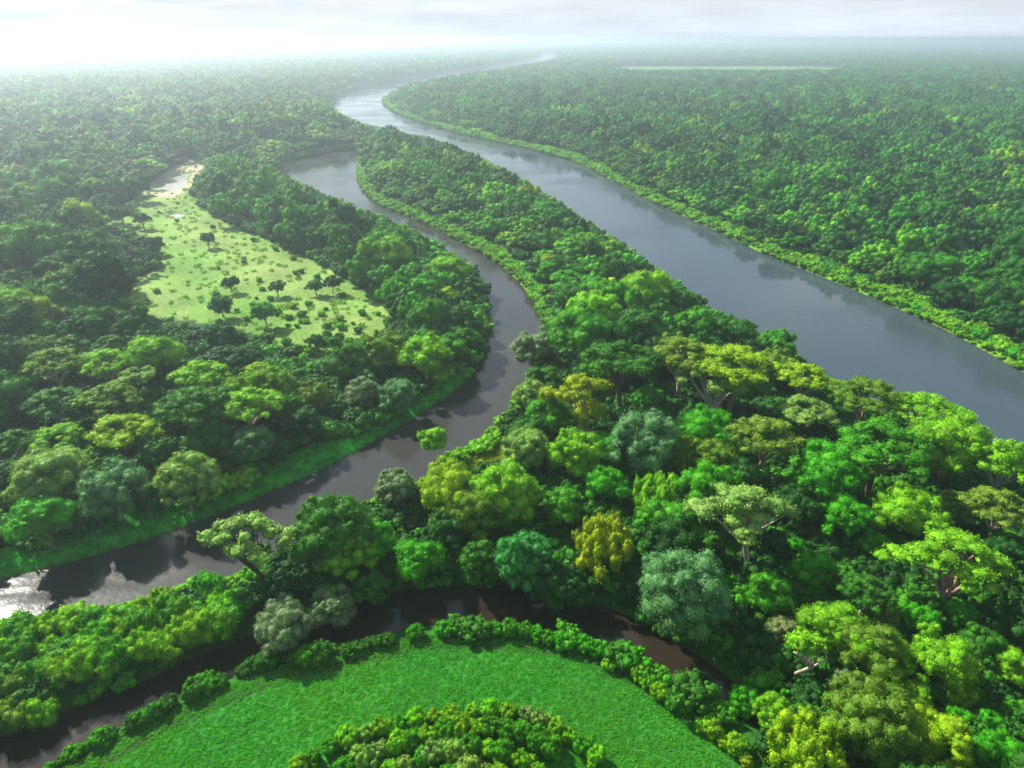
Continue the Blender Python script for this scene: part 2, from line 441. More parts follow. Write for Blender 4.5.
# ------------------------------------------------------------------ trees one can point to: crown-centre px, width px, kind, colour, label
H_ = [
 # ---- on the wooded point between the channel and the wide river
 (534, 346, 44, 'soft', 'GG', 'grey-green tree leaning out over the blue water at the channel bend'),
 (580, 334, 64, 'lobed', 'BG', 'fresh green lumpy tree inland of the grey-green tree at the channel bend'),
 (622, 358, 84, 'umbrella', 'MG', 'wide mid-green flat-topped tree above and right of the yellow tree'),
 (683, 354, 72, 'umbrella', 'OB', 'olive umbrella tree just behind the pale one with the twisted trunk'),
 (738, 360, 88, 'umbrella', 'YG', 'broad yellow-green umbrella tree near the wide river shore'),
 (650, 396, 28, 'round', 'VG', 'small vivid green tree in the dark gap right of the yellow tree'),
 (530, 398, 38, 'soft', 'PG', 'pale round tree at the top of the bright grassy slope by the channel'),
 (548, 414, 46, 'lobed', 'BG', 'fresh green tree between the pale round tree and the yellow tree'),
 (527, 450, 52, 'soft', 'PG', 'pale fluffy tree beside the small yellow clearing'),
 (575, 454, 56, 'soft', 'LM', 'soft lime-green tree below the foot of the yellow tree'),
 (604, 444, 36, 'lobed', 'VG', 'small vivid tree squeezed between the yellow tree and the big silvery one'),
 (645, 438, 74, 'soft', 'SG', 'large silvery round tree in the middle of the wooded point'),
 (712, 432, 56, 'lobed', 'VG', 'vivid green lumpy tree right of the large silvery round tree'),
 (768, 436, 76, 'umbrella', 'OB', 'brownish-green umbrella tree whose trunk shows at its lower edge'),
 (680, 452, 46, 'droop', 'OL', 'olive drooping tree at the lower right of the large silvery tree'),
 (718, 458, 50, 'round', 'OL', 'dark olive tree right of the drooping olive one'),
 (605, 486, 42, 'lobed', 'VG', 'vivid green tree right behind the glowing yellow-green drooping tree'),
 (660, 498, 50, 'droop', 'LM', 'lime drooping tree left of the pale tree with the white forked trunk'),
 (561, 506, 42, 'lobed', 'BG', 'deep fresh green tree behind and right of the tall blue-green tree'),
 (603, 544, 62, 'droop', 'YY', 'glowing yellow-green drooping tree above the dark creek'),
 (527, 556, 60, 'tall', 'TG', 'tall egg-shaped blue-green tree on the creek bank'),
 (480, 556, 44, 'tall', 'MG', 'narrow mid-green tree left of the tall blue-green one'),
 (418, 556, 48, 'lobed', 'VG', 'vivid green tree on the creek bank midway between grey and blue-green trees'),
 (372, 540, 46, 'lobed', 'VG', 'bright vivid tree behind the upper of the two silvery trees'),
 (370, 578, 38, 'lobed', 'MG', 'low mid-green tree just right of the upper silvery tree'),
 (331, 592, 50, 'soft', 'GG', 'upper and smaller of the two silvery trees beside the creek'),
 (280, 616, 60, 'soft', 'GG', 'lower and larger of the two silvery trees beside the creek'),
 (686, 588, 94, 'soft', 'SG', 'very large silver-green billowing tree leaning over the creek'),
 (334, 530, 84, 'soft', 'MG', 'broad mid-green thicket-like tree right of the dark-trunked umbrella tree'),
 (345, 548, 66, 'soft', 'LM', 'rounded lime tree in front of the broad mid-green one above the silvery pair'),
 (396, 488, 42, 'soft', 'GG', 'grey-green feathery tree standing at the water edge below the lone lime tree'),
 (450, 490, 66, 'soft', 'YG', 'soft yellow-green tree on the sunny slope left of the clearing'),
 (474, 512, 58, 'soft', 'OL', 'olive tree in the shade below the sunny slope'),
 (505, 492, 70, 'soft', 'LM', 'big soft lime tree just below the small yellow clearing'),
 (562, 574, 60, 'round', 'DG', 'dark green tree hanging over the creek right of the blue-green tree'),
 (448, 530, 44, 'round', 'DG', 'dark green tree in shade between the vivid tree and the olive tree'),
 (640, 330, 50, 'lobed', 'MG', 'mid-green lumpy tree behind the wide mid-green flat-topped one'),
 (694, 326, 46, 'round', 'BG', 'fresh green round tree behind the olive umbrella tree'),
 (736, 332, 46, 'round', 'MG', 'mid-green round tree close to the river, behind the yellow-green umbrella'),
 # ---- right part
 (774, 344, 42, 'round', 'BG', 'fresh green round tree at the outermost edge of the wide river shore'),
 (806, 374, 58, 'umbrella', 'YG', 'yellow-green umbrella tree reaching over the river below the round shore tree'),
 (808, 408, 62, 'umbrella', 'PG', 'pale feathery umbrella tree one step inland of the yellow-green shore umbrella'),
 (868, 396, 78, 'umbrella', 'OL', 'olive flat umbrella tree stretched along the river shore'),
 (924, 410, 78, 'umbrella', 'LM', 'lime flat umbrella tree reaching farthest out over the river'),
 (886, 422, 28, 'round', 'BG', 'small round tree tucked under the olive shore umbrella'),
 (884, 438, 96, 'umbrella', 'BG', 'very wide fresh green umbrella tree one row in from the river'),
 (862, 456, 58, 'umbrella', 'PG', 'pale umbrella tree behind the big vivid round tree'),
 (950, 448, 80, 'lobed', 'LM', 'big lime lumpy tree near the river, right of the very wide umbrella'),
 (1004, 462, 76, 'umbrella', 'LM', 'lime umbrella tree at the far right edge beside the river'),
 (830, 472, 74, 'round', 'VG', 'big vivid green round tree, largest of the vivid ones'),
 (846, 520, 50, 'round', 'VG', 'vivid round tree just below the big vivid round tree'),
 (872, 542, 30, 'lobed', 'VG', 'small vivid tree at the lower right of the vivid round pair'),
 (912, 512, 68, 'lobed', 'LM', 'speckled lime tree left of the olive umbrella pair'),
 (958, 500, 50, 'umbrella', 'OL', 'left one of the olive umbrella pair with bare forked limbs'),
 (1004, 506, 74, 'umbrella', 'OB', 'right and larger one of the olive umbrella pair'),
 (1008, 552, 50, 'round', 'DG', 'dark green tree right of the great lime umbrella tree'),
 (868, 590, 60, 'umbrella', 'MG', 'mid-green umbrella tree left of the great lime umbrella tree'),
 (882, 614, 36, 'round', 'OL', 'small olive tree below the mid-green umbrella tree'),
 (810, 568, 42, 'lobed', 'VG', 'vivid green tree below and right of the pale white-trunked tree'),
 (808, 598, 22, 'round', 'VG', 'tiny emerald tree at the foot of the vivid green tree'),
 (768, 592, 48, 'lobed', 'BG', 'fresh green leafy tree directly under the pale white-trunked tree'),
 (922, 620, 38, 'round', 'VG', 'left of two vivid trees under the great lime umbrella'),
 (962, 614, 32, 'round', 'VG', 'right of two vivid trees under the great lime umbrella'),
 (834, 628, 62, 'lobed', 'LM', 'bright lime tree above the pale bent trunk'),
 (868, 648, 66, 'lobed', 'OL', 'olive tree shaded behind the bright lime one'),
 (784, 632, 34, 'soft', 'BR', 'greyish-brown dry-looking tree by the pale bent trunk'),
 (896, 664, 42, 'lobed', 'LM', 'upper of two small speckled lime trees in the lower right woods'),
 (916, 694, 36, 'lobed', 'LM', 'lower of two small speckled lime trees in the lower right woods'),
 (944, 662, 62, 'lobed', 'LM', 'large fresh lime tree right of the two small speckled ones'),
 (984, 646, 44, 'round', 'MG', 'mid-green dome tree right of the large fresh lime tree'),
 (986, 674, 26, 'round', 'BG', 'small round tree below the mid-green dome tree'),
 (1014, 666, 42, 'lobed', 'LM', 'lime tree cut by the right edge of the view'),
 (874, 722, 92, 'soft', 'OL', 'large soft olive tree at the bottom of the woods'),
 (934, 744, 70, 'soft', 'YG', 'soft yellow-green tree overlapping the large soft olive one'),
 (808, 748, 76, 'droop', 'YG', 'yellow-green drooping tree where the creek ends'),
 (964, 697, 30, 'lobed', 'YG', 'small yellow-green tree below the large fresh lime tree'),
 (960, 720, 30, 'round', 'VG', 'small vivid tree right of the soft yellow-green one'),
 (990, 716, 28, 'round', 'MG', 'small mid-green tree near the lower right corner'),
 (1018, 716, 36, 'round', 'BG', 'fresh green tree at the right edge near the bottom'),
 (996, 752, 48, 'lobed', 'VG', 'vivid green tree in the lower right corner'),
 (850, 684, 32, 'soft', 'GG', 'small greyish tree right of the pale bent trunk'),
 (868, 672, 20, 'round', 'VG', 'tiny vivid tree beside the small greyish one'),
 (748, 690, 34, 'soft', 'VG', 'vivid green thicket tree on the bank above the creek end'),
 (775, 703, 40, 'soft', 'LM', 'light green tree on the bank right at the creek end'),
 (785, 545, 34, 'round', 'DG', 'dark tree in the deep shade right of the white forked trunk'),
 (940, 540, 40, 'round', 'MG', 'mid-green tree hidden behind the top of the great lime umbrella'),
 (795, 505, 50, 'round', 'DG', 'dark green tree left of the vivid round pair'),
 (740, 478, 46, 'round', 'DG', 'dark green tree behind the pale white-trunked tree'),
 # ---- woods left of the channel
 (50, 476, 76, 'soft', 'PG', 'largest feathery pale tree of the left riverside woods'),
 (113, 490, 66, 'soft', 'SG', 'silver-green feathery tree right of the largest pale one'),
 (184, 482, 60, 'soft', 'PG', 'pale lime feathery tree beside the grassy bank'),
 (116, 428, 70, 'umbrella', 'YG', 'yellow-green umbrella tree with its trunk showing in the left woods'),
 (162, 454, 38, 'soft', 'MG', 'smooth mid-green ball-shaped tree right of the yellow-green umbrella'),
 (60, 434, 50, 'umbrella', 'LM', 'lime flat-topped tree left of the yellow-green umbrella'),
 (253, 444, 46, 'soft', 'SG', 'silvery blue-green ball-shaped tree on the left bank'),
 (243, 472, 22, 'bush', 'VG', 'small vivid bush at the foot of the silvery blue-green tree'),
 (210, 436, 54, 'lobed', 'MG', 'dark lumpy tree left of the silvery blue-green one'),
 (246, 398, 72, 'umbrella', 'LM', 'lime umbrella tree behind the silvery blue-green one'),
 (190, 402, 80, 'umbrella', 'MG', 'wide layered mid-green tree left of the lime umbrella'),
 (104, 396, 60, 'umbrella', 'OL', 'olive layered tree behind the yellow-green umbrella'),
 (134, 378, 48, 'umbrella', 'PG', 'pale flat-topped tree behind the olive layered one'),
 (52, 360, 62, 'umbrella', 'OL', 'hazy olive flat-topped tree near the left edge'),
 (106, 361, 54, 'umbrella', 'LM', 'lime low-domed tree right of the hazy olive one'),
 (154, 356, 50, 'lobed', 'LM', 'glowing lime tree in line with the meadow lower corner'),
 (200, 372, 60, 'umbrella', 'LM', 'lime spreading tree below the meadow'),
 (257, 368, 32, 'umbrella', 'YG', 'pale yellowish dome tree under the meadow lower edge'),
 (42, 518, 56, 'lobed', 'VG', 'vivid green tree at the left end of the grassy bank'),
 (12, 440, 46, 'umbrella', 'MG', 'mid-green flat-topped tree at the left edge'),
 (8, 480, 40, 'round', 'DG', 'dark tree on the left edge beside the largest pale one'),
 (176, 422, 26, 'round', 'MG', 'small round tree between the layered and the lumpy ones'),
 (283, 408, 42, 'round', 'MG', 'mid-green tree right of the lime umbrella'),
 (364, 392, 36, 'soft', 'GG', 'left one of two grey-green trees at the shaded bank'),
 (399, 394, 40, 'soft', 'SG', 'right one of two grey-green trees at the shaded bank'),
 (340, 417, 22, 'bush', 'VG', 'small vivid bush left of and below the two grey-green trees'),
 (384, 352, 50, 'soft', 'OL', 'soft olive tree behind the two grey-green ones'),
 (425, 356, 48, 'lobed', 'LM', 'bright lime tree at the inner side of the channel bend'),
 (345, 362, 48, 'lobed', 'MG', 'mid-green tree at the lower tip of the meadow'),
 # ---- trees standing in the meadow
 (207, 239, 15, 'round', 'DG', 'lone dark round tree in the middle of the meadow'),
 (264, 311, 27, 'round', 'BG', 'bright green round tree in the lower part of the meadow'),
 (221, 304, 22, 'lobed', 'MG', 'lumpy tree left of the bright green one in the meadow'),
 (143, 303, 22, 'umbrella', 'OL', 'flat grey-olive tree at the left corner of the meadow'),
 (315, 341, 18, 'round', 'MG', 'small round tree at the bottom edge of the meadow'),
 (277, 287, 16, 'round', 'MG', 'left one of three trees in a short row across the meadow'),
 (315, 285, 17, 'round', 'MG', 'middle one of three trees in a short row across the meadow'),
 (332, 283, 17, 'round', 'DG', 'right one of three trees in a short row across the meadow'),
 (230, 282, 17, 'round', 'DG', 'dark tree between the lone tree and the bright green tree'),
 (137, 185, 26, 'round', 'DG', 'big dark round tree beside the bright pond'),
 (103, 199, 28, 'umbrella', 'DG', 'dark flat tree left of the pond'),
 (141, 167, 24, 'umbrella', 'DG', 'hazy dark tree behind the one beside the pond'),
 (121, 214, 20, 'round', 'DG', 'dark tree at the upper left corner of the meadow'),
 (142, 219, 16, 'round', 'DG', 'small dark tree right of the one at the upper left meadow corner'),
 (154, 244, 18, 'round', 'DG', 'dark tree at the left meadow edge below the small pond'),
]

trees = []       # dict(x,y,z,R,kind,color,label,group, sx)
for cx, cy, w, kd, col, lab in H_:
    K = NEAR[kd][0]
    zc = 8.0
    for _ in range(6):
        p = at(cx, cy, zc); s = w * depth_of(*p) / F / 2 / K['R']
        if kd == 'bush': s *= .95
        zc = K['mh'] * s
        if zc > 17: zc = 17
    vs = 1.0
    trees.append(dict(x=p[0], y=p[1], R=s * K['R'], kind=kd, col=C[col], label=lab, s=s, hero=True, tone=col))

# ------------------------------------------------------------------ automatic fill
hx = np.array([t['x'] for t in trees]); hy = np.array([t['y'] for t in trees]); hr = np.array([t['R'] for t in trees])


def ok_mask(x, y, r, mh, top):
    good = np.ones(len(x), bool)
    ju = rng.normal(0, 7, len(x)); jv = rng.normal(0, 5, len(x))
    samples = [(x, y, 0 * x), (x, y - r * .4, mh * .6), (x, y, top), (x, y, mh), (x - r, y, mh), (x + r, y, mh), (x - r * .7, y, mh + (top - mh) * .6), (x + r * .7, y, mh + (top - mh) * .6), (x, y - r * .9, mh), (x, y, mh * .3)]
    for sx, sy, sz in samples:
        u, v = proj(sx, sy, sz)
        for q in NOTREE:
            if q is meadow:      # ragged edge
                good &= ~inpoly(u + ju, v + jv, q)
            else:
                good &= ~inpoly(u, v, q)
    for q in WPOLY:
        good &= ~inpoly(x, y, q)
    return good


def jgrid(y0, y1, step, lat=0.95):
    xs, ys = [], []
    nrow = int((y1 - y0) / step)
    for j in range(nrow):
        y = y0 + j * step
        half = lat * (y + 45)
        n = int(2 * half / step)
        xx = -half + (np.arange(n) + .5 + (.5 if j % 2 else 0)) * step
        xs.append(xx); ys.append(np.full(n, y))
    x = np.concatenate(xs); y = np.concatenate(ys)
    x = x + rng.uniform(-.36, .36, len(x)) * step; y = y + rng.uniform(-.36, .36, len(x)) * step
    return x, y


auto = []
for (y0, y1, step, r0, r1) in ((20, 170, 6.2, 2.9, 5.0), (170, 420, 5.8, 2.7, 4.8), (420, 1000, 6.8, 3.2, 5.6), (1000, 2000, 9.5, 5.0, 7.2), (2000, 4200, 18, 9.5, 14), (4200, 9000, 44, 24, 34)):
    x, y = jgrid(y0, y1, step)
    r = rng.uniform(r0, r1, len(x))
    big = rng.random(len(x)) < .12
    r = np.where(big, r * 1.3, r)
    if 100 < y0 < 1000:      # the hazy woods on the left have wider, flatter crowns
        lu, lv = proj(x, y, 0 * x)
        lf = inpoly(lu, lv, [(-900, 30), (330, 40), (345, 150), (205, 165), (150, 190), (110, 230), (120, 310), (330, 360), (480, 400), (-900, 640)])
        keep = ~lf | (rng.random(len(x)) < .62)
        r = np.where(lf, r * 1.35, r); x, y, r = x[keep], y[keep], r[keep]
    mh = (1.2 * r + 2.6) * rng.uniform(.85, 1.2, len(x)); mh = np.minimum(mh, 11 if y0 < 900 else 5.5); top = mh + r * .75
    if y0 >= 1000:
        mh = rng.uniform(6, 9, len(x)); top = mh + 4
    if y0 < 100:
        ax_, ay_ = proj(x, y, 0 * x); mh = np.where(ay_ > 360, mh * .72, mh); top = mh + r * .7
    if y0 < 1000:      # lower trees towards the water
        sdw = water_sd(x, y, WPOLY[:2] + WPOLY[3:4]); hf = np.where(y > 150, np.clip(.38 + sdw / 60, .38, 1), np.clip(.55 + sdw / 40, .55, 1))
        mh = mh * hf; top = top * hf
    g = ok_mask(x, y, r * .85, mh, top)
    x, y, r, mh, top = x[g], y[g], r[g], mh[g], top[g]
    if y0 < 500:
        d = np.sqrt((x[:, None] - hx) ** 2 + (y[:, None] - hy) ** 2) / (r[:, None] + hr)
        g = d.min(1) > .78
        # nothing may stand in front of a hand-placed crown
        keepers = g
        x, y, r, mh, top = x[keepers], y[keepers], r[keepers], mh[keepers], top[keepers]
    for k in range(len(x)):
        auto.append((x[k], y[k], r[k], mh[k]))
auto = np.array(auto)
print('auto trees', len(auto))


def zone_of(u, v):
    if inpoly([u], [v], [(-200, 0), (330, 60), (345, 150), (205, 165), (195, 185), (150, 190), (110, 230), (120, 310), (330, 360), (480, 400), (-200, 640)])[0]:
        return 'left'
    if inpoly([u], [v], [(200, 150), (360, 120), (470, 250), (500, 300), (480, 400), (330, 360), (390, 320), (190, 190)])[0]:
        return 'belt'
    if inpoly([u], [v], [(345, 110), (700, 290), (800, 350), (540, 360), (530, 300), (350, 180)])[0]:
        return 'tongue'
    if v < 380 and u > 380 and inpoly([u], [v], [(380, 60), (1300, 0), (1300, 560), (1024, 400), (600, 180), (380, 110)])[0]:
        return 'right'
    return 'near' if v > 360 else 'left'


au, av = proj(auto[:, 0], auto[:, 1], auto[:, 3])
adep = auto[:, 1] * cp - (auto[:, 3] - CAM_H) * sp
apx = auto[:, 2] / adep
# tint fields: slow drift plus single trees that differ
tones = ['DG', 'MG', 'BG', 'LM', 'YG', 'OL', 'GG']


def tone_for(z, rg):
    p = dict(left=(.20, .36, .16, .12, .05, .11, .0), belt=(.15, .38, .35, .09, .01, .02, 0), tongue=(.06, .30, .44, .16, .02, .02, 0),
             right=(.24, .42, .22, .06, .02, .04, .0), near=(.42, .33, .15, .05, .01, .04, .0))[z]
    return tones[rg.choice(7, p=np.array(p) / sum(p))]


prng = np.random.default_rng(3)
inview = (au > -20) & (au < 1044) & (av > 40) & (av < 790)
order = np.argsort(-np.where(inview, apx, 0))
# ones standing in open view of the near water or of the creek stay individual; total number of trees = 300
n_ind = 300 - len(trees)
ind = set(order[:n_ind].tolist())
ZONE_TXT = dict(left='in the hazy woods left of the meadow and channel', belt='in the tree belt between the meadow and the channel',
                tongue='on the long tree-covered tongue between channel and wide river', right='in the forest across the wide river',
                near='in the thick woods of the near point below the wide river')
rest = []
for i in range(len(auto)):
    z = zone_of(au[i], av[i]) if av[i] > 150 else ('right' if au[i] > 380 else 'left')
    t = tone_for(z, prng)
    c = np.array(C[t])
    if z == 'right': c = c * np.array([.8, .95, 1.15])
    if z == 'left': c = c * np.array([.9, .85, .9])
    c = c * prng.uniform(.8, 1.2)
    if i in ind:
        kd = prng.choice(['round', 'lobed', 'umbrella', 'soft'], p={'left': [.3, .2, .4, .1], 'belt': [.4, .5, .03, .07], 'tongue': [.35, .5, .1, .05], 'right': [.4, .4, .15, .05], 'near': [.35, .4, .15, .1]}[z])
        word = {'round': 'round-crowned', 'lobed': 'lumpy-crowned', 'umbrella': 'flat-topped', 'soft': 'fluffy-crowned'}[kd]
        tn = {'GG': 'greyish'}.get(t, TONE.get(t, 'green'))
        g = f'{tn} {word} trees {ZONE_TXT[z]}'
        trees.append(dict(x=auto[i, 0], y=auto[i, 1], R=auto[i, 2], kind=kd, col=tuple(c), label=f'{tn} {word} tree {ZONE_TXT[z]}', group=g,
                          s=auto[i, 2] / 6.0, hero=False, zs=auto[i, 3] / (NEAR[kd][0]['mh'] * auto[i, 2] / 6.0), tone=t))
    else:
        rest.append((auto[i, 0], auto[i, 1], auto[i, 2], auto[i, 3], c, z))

# big unmistakable trees with a mesh of their own ---------------------------------------------------
SPECIAL = []


def special(cx, cy, wpx, hgt, base_px, builder, col, label, bark, base_r, fork, nl=9, stems=1, leaf=.3, jitter=.55, down=-.6, seed=1, drop=.25, dens=1.0, sm=30, bend=.3, sq=.72, back=.22):
    b = at(*base_px, 0)
    # height so that the crown middle projects at cy
    zc = 8.0
    best = None
    for z in np.linspace(2, 20, 91):
        u, v = proj(b[0], b[1], z)
        if best is None or abs(v - cy) < best[0]:
            best = (abs(v - cy), z)
    zc = best[1]
    dep = depth_of(b[0], b[1], zc)
    Rr = wpx * dep / F / 2
    dx = (cx - proj(b[0], b[1], zc)[0]) * dep / F
    rg = np.random.default_rng(seed)
    P = [(x + dx, y * sq + back * Rr, z, rx, rz) for x, y, z, rx, rz in builder(Rr, zc + back * Rr * .6, rg)]
    cm = crown_mesh('crown_special', P, leaf=leaf, dens=dens, mat=LEAF, seed=seed, down=down, jitter=jitter, smallpuffs=sm)
    tm = trunk_mesh('trunk_special', P, base_r, zc * fork, rg, bark, nl=nl, lean=(dx * .45, 0), bend=bend, drop=drop, stems=stems)
    SPECIAL.append((b, cm, tm, C[col], label, Rr))


special(740, 519, 122, 0, (748, 572), lambda r, z, rg: puffs_umbrella(r, z, rg, 44, 3, .5), 'PG', 'pale umbrella tree with white forked trunk and limbs in plain view', BARK_PALE, .42, .52, nl=13, seed=11, drop=1.0, dens=.75)
special(955, 566, 122, 0, (940, 612), lambda r, z, rg: puffs_umbrella(r, z, rg, 50, 3, .4), 'LM', 'great lime umbrella tree with thick crooked pinkish limbs', BARK_WARM, .6, .35, nl=12, seed=12, drop=1.0, dens=.8)
special(578, 394, 68, 0, (583, 442), lambda r, z, rg: puffs_umbrella(r, z, rg, 26, 2, .75) + [(r * .25 * math.cos(a) + r * .3, r * .3 * math.sin(a), z - r * .75, r * .33, r * .33) for a in (0, 2, 4)], 'YY', 'mustard-yellow umbrella tree on two straight trunks', BARK_WARM, .42, .55, stems=2, seed=13, drop=.8)
special(720, 386, 108, 0, (708, 424), lambda r, z, rg: puffs_umbrella(r, z, rg, 36, 2, .5), 'PG', 'pale grey-green umbrella tree with a twisted pale trunk below', BARK_PALE, .7, .45, nl=10, seed=14, drop=.8)
special(246, 544, 92, 0, (266, 592), lambda r, z, rg: puffs_umbrella(r, z, rg, 38, 3, .75), 'PG', 'umbrella tree with dark forked trunk leaning over the near channel water', BARK_DARK, .38, .45, nl=12, seed=15, drop=.8, dens=.8)
special(434, 438, 29, 0, (437, 470), lambda r, z, rg: puffs_round(r, z, rg, 20, .34, .95), 'LM', 'lone small lime ball-shaped tree standing out against the brown channel water', BARK_PALE, .13, .4, nl=5, seed=16, sm=18, down=-.8, leaf=.26, sq=1, back=0)
special(806, 648, 40, 0, (812, 690), lambda r, z, rg: puffs_round(r, z, rg, 14, .34, .8), 'LM', 'small lime tree on a pale bent bare trunk', BARK_PALE, .22, .55, nl=6, seed=17, sm=14, bend=1.2)
for b, cm, tm, c, label, Rr in SPECIAL:
    hx = np.append(hx, b[0]); hy = np.append(hy, b[1]); hr = np.append(hr, Rr)
# drop auto trees that would hide the special trunks
def near_special(t):
    for b, cm, tm, c, label, Rr in SPECIAL:
        if abs(t['x'] - b[0]) < Rr * .8 + t['R'] * .5 and -9 - t['R'] < t['y'] - b[1] < Rr * .9:
            return True
    return False
trees = [t for t in trees if t['hero'] or not near_special(t)]


def place_tree(x, y, name, crown, trunk, s, zs, rot, col, label, group, lean=(0, 0)):
    z = float(ground_z(np.array([x]), np.array([y]))[0][0])
    e = bpy.data.objects.new(name, None); COL.objects.link(e)
    e.empty_display_size = .5
    e.location = (x, y, z - .05); e.rotation_euler = (lean[0], lean[1], rot); e.scale = (s, s, s * zs)
    e['label'] = label; e['category'] = 'tree'
    if group: e['group'] = group
    c = bpy.data.objects.new('crown', crown); COL.objects.link(c); c.parent = e; c.color = (*col, 1)
    if trunk:
        t = bpy.data.objects.new('trunk', trunk); COL.objects.link(t); t.parent = e
    return e


prng = np.random.default_rng(5)
NAMES = dict(round='round_tree', lobed='broadleaf_tree', umbrella='umbrella_tree', tall='oval_tree', droop='drooping_tree', soft='feathery_tree', bush='bush')
print('individual trees', len(trees) + len(SPECIAL))
for i, t in enumerate(trees):
    K = NEAR[t['kind']]; k = K[prng.integers(len(K))]
    zs = t.get('zs', 1.0)
    if t['kind'] == 'bush':
        z = float(ground_z(np.array([t['x']]), np.array([t['y']]))[0][0])
        o = add_obj('bush', k['crown'], loc=(t['x'], t['y'], z)); o.scale = (t['s'],) * 3; o.color = (*t['col'], 1)
        o.rotation_euler.z = prng.uniform(0, 6.28)
        o['label'] = t['label']; o['category'] = 'bush'
        continue
    place_tree(t['x'], t['y'], NAMES[t['kind']], k['crown'], k['trunk'], t['s'], min(max(zs, .75), 1.3) * prng.uniform(.95, 1.05), prng.uniform(0, 6.28), t['col'], t['label'], t.get('group'),
               (prng.normal(0, .03), prng.normal(0, .03)))
for b, cm, tm, c, label, Rr in SPECIAL:
    nm = 'umbrella_tree' if 'umbrella' in label else 'round_tree'
    place_tree(b[0], b[1], nm, cm, tm, 1, 1, 0, c, label, None)


# ------------------------------------------------------------------ scattered stuff (geometry nodes)
def gn_scatter(name, P, S, RZ, IDX, TINT, protos, **props):
    col = bpy.data.collections.new('kinds_' + name)
    for k, m in enumerate(protos):
        o = bpy.data.objects.new(f'{name}_{k:02d}', m); col.objects.link(o)
    me = bpy.data.meshes.new(name)
    P = np.asarray(P, np.float32); n = len(P)
    me.vertices.add(n); me.vertices.foreach_set('co', P.ravel())
    for nm, ty, key, arr in (('scl', 'FLOAT_VECTOR', 'vector', S), ('rz', 'FLOAT', 'value', RZ), ('pick', 'INT', 'value', IDX)):
        a = me.attributes.new(nm, ty, 'POINT'); a.data.foreach_set(key, np.asarray(arr, np.int32 if ty == 'INT' else np.float32).ravel())
    a = me.attributes.new('tint', 'FLOAT_COLOR', 'POINT'); a.data.foreach_set('color', np.concatenate([TINT, np.ones((n, 1))], 1).astype(np.float32).ravel())
    o = bpy.data.objects.new(name, me); COL.objects.link(o)
    for k, v in props.items():
        o[k] = v
    ng = bpy.data.node_groups.new('scatter_' + name, 'GeometryNodeTree')
    ng.interface.new_socket('Geometry', in_out='INPUT', socket_type='NodeSocketGeometry')
    ng.interface.new_socket('Geometry', in_out='OUTPUT', socket_type='NodeSocketGeometry')
    N, L = ng.nodes, ng.links
    gi, go = N.new('NodeGroupInput'), N.new('NodeGroupOutput')
    ci = N.new('GeometryNodeCollectionInfo'); ci.inputs['Collection'].default_value = col
    ci.inputs['Separate Children'].default_value = True; ci.inputs['Reset Children'].default_value = True
    mp = N.new('GeometryNodeMeshToPoints')
    ip = N.new('GeometryNodeInstanceOnPoints'); ip.inputs['Pick Instance'].default_value = True

    def attr(nm, ty):
        a = N.new('GeometryNodeInputNamedAttribute'); a.data_type = ty; a.inputs['Name'].default_value = nm
        return [s for s in a.outputs if s.enabled and s.name == 'Attribute'][0]
    L.new(gi.outputs[0], mp.inputs['Mesh']); L.new(mp.outputs[0], ip.inputs['Points']); L.new(ci.outputs[0], ip.inputs['Instance'])
    L.new(attr('pick', 'INT'), ip.inputs['Instance Index'])
    cx = N.new('ShaderNodeCombineXYZ'); L.new(attr('rz', 'FLOAT'), cx.inputs['Z'])
    L.new(cx.outputs[0], ip.inputs['Rotation'])
    L.new(attr('scl', 'FLOAT_VECTOR'), ip.inputs['Scale'])
    L.new(ip.outputs[0], go.inputs[0])
    md = o.modifiers.new('scatter', 'NODES'); md.node_group = ng
    return o


LODA, LODB = [], []
for kd, nn in (('round', 2), ('lobed', 2), ('umbrella', 2), ('soft', 1)):
    for k in range(nn):
        a = make_kind(kd, k + 5, LEAF_I, 1); LODA.append((a['crown'], a['mh']))
        b = make_kind(kd, k + 5, LEAF_I, 2); LODB.append((b['crown'], b['mh']))
prng = np.random.default_rng(9)
X = np.array([r[0] for r in rest]); Y = np.array([r[1] for r in rest]); RR = np.array([r[2] for r in rest]); MH = np.array([r[3] for r in rest]); TI = np.array([r[4] for r in rest])
far = Y > 480
pk = prng.choice([0, 1, 2, 3, 6], len(X), p=[.3, .3, .15, .15, .1])
leftz = np.array([r[5] == 'left' for r in rest])
um = prng.random(len(X)) < np.where(leftz, .40, .0)
pk = np.where(um, prng.choice([4, 5], len(X)), pk)
mhs = np.array([m for _, m in LODA])[pk]
gz = np.zeros(len(X))
nearm = Y < 700
gz[nearm] = ground_z(X[nearm], Y[nearm])[0]
S = np.stack([RR / 6, RR / 6 * prng.uniform(.8, 1.15, len(X)), np.clip(np.minimum(MH / mhs, RR / 6 * 1.3), .4, 1.6)], 1)
# slow tonal drift through the forest
drift = 1 + .22 * lump(X, Y, 60.0, 1.0) + .14 * lump(X, Y, 23.0, 4.0)
TI = TI * drift[:, None]
P = np.stack([X, Y, gz], 1)
RZ = prng.uniform(0, 6.28, len(X))
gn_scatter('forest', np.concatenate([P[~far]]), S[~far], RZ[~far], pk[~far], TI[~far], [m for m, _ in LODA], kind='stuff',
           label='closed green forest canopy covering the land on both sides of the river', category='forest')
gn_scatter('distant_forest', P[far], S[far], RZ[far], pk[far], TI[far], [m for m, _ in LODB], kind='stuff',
           label='hazy distant forest canopy reaching to the horizon', category='forest')

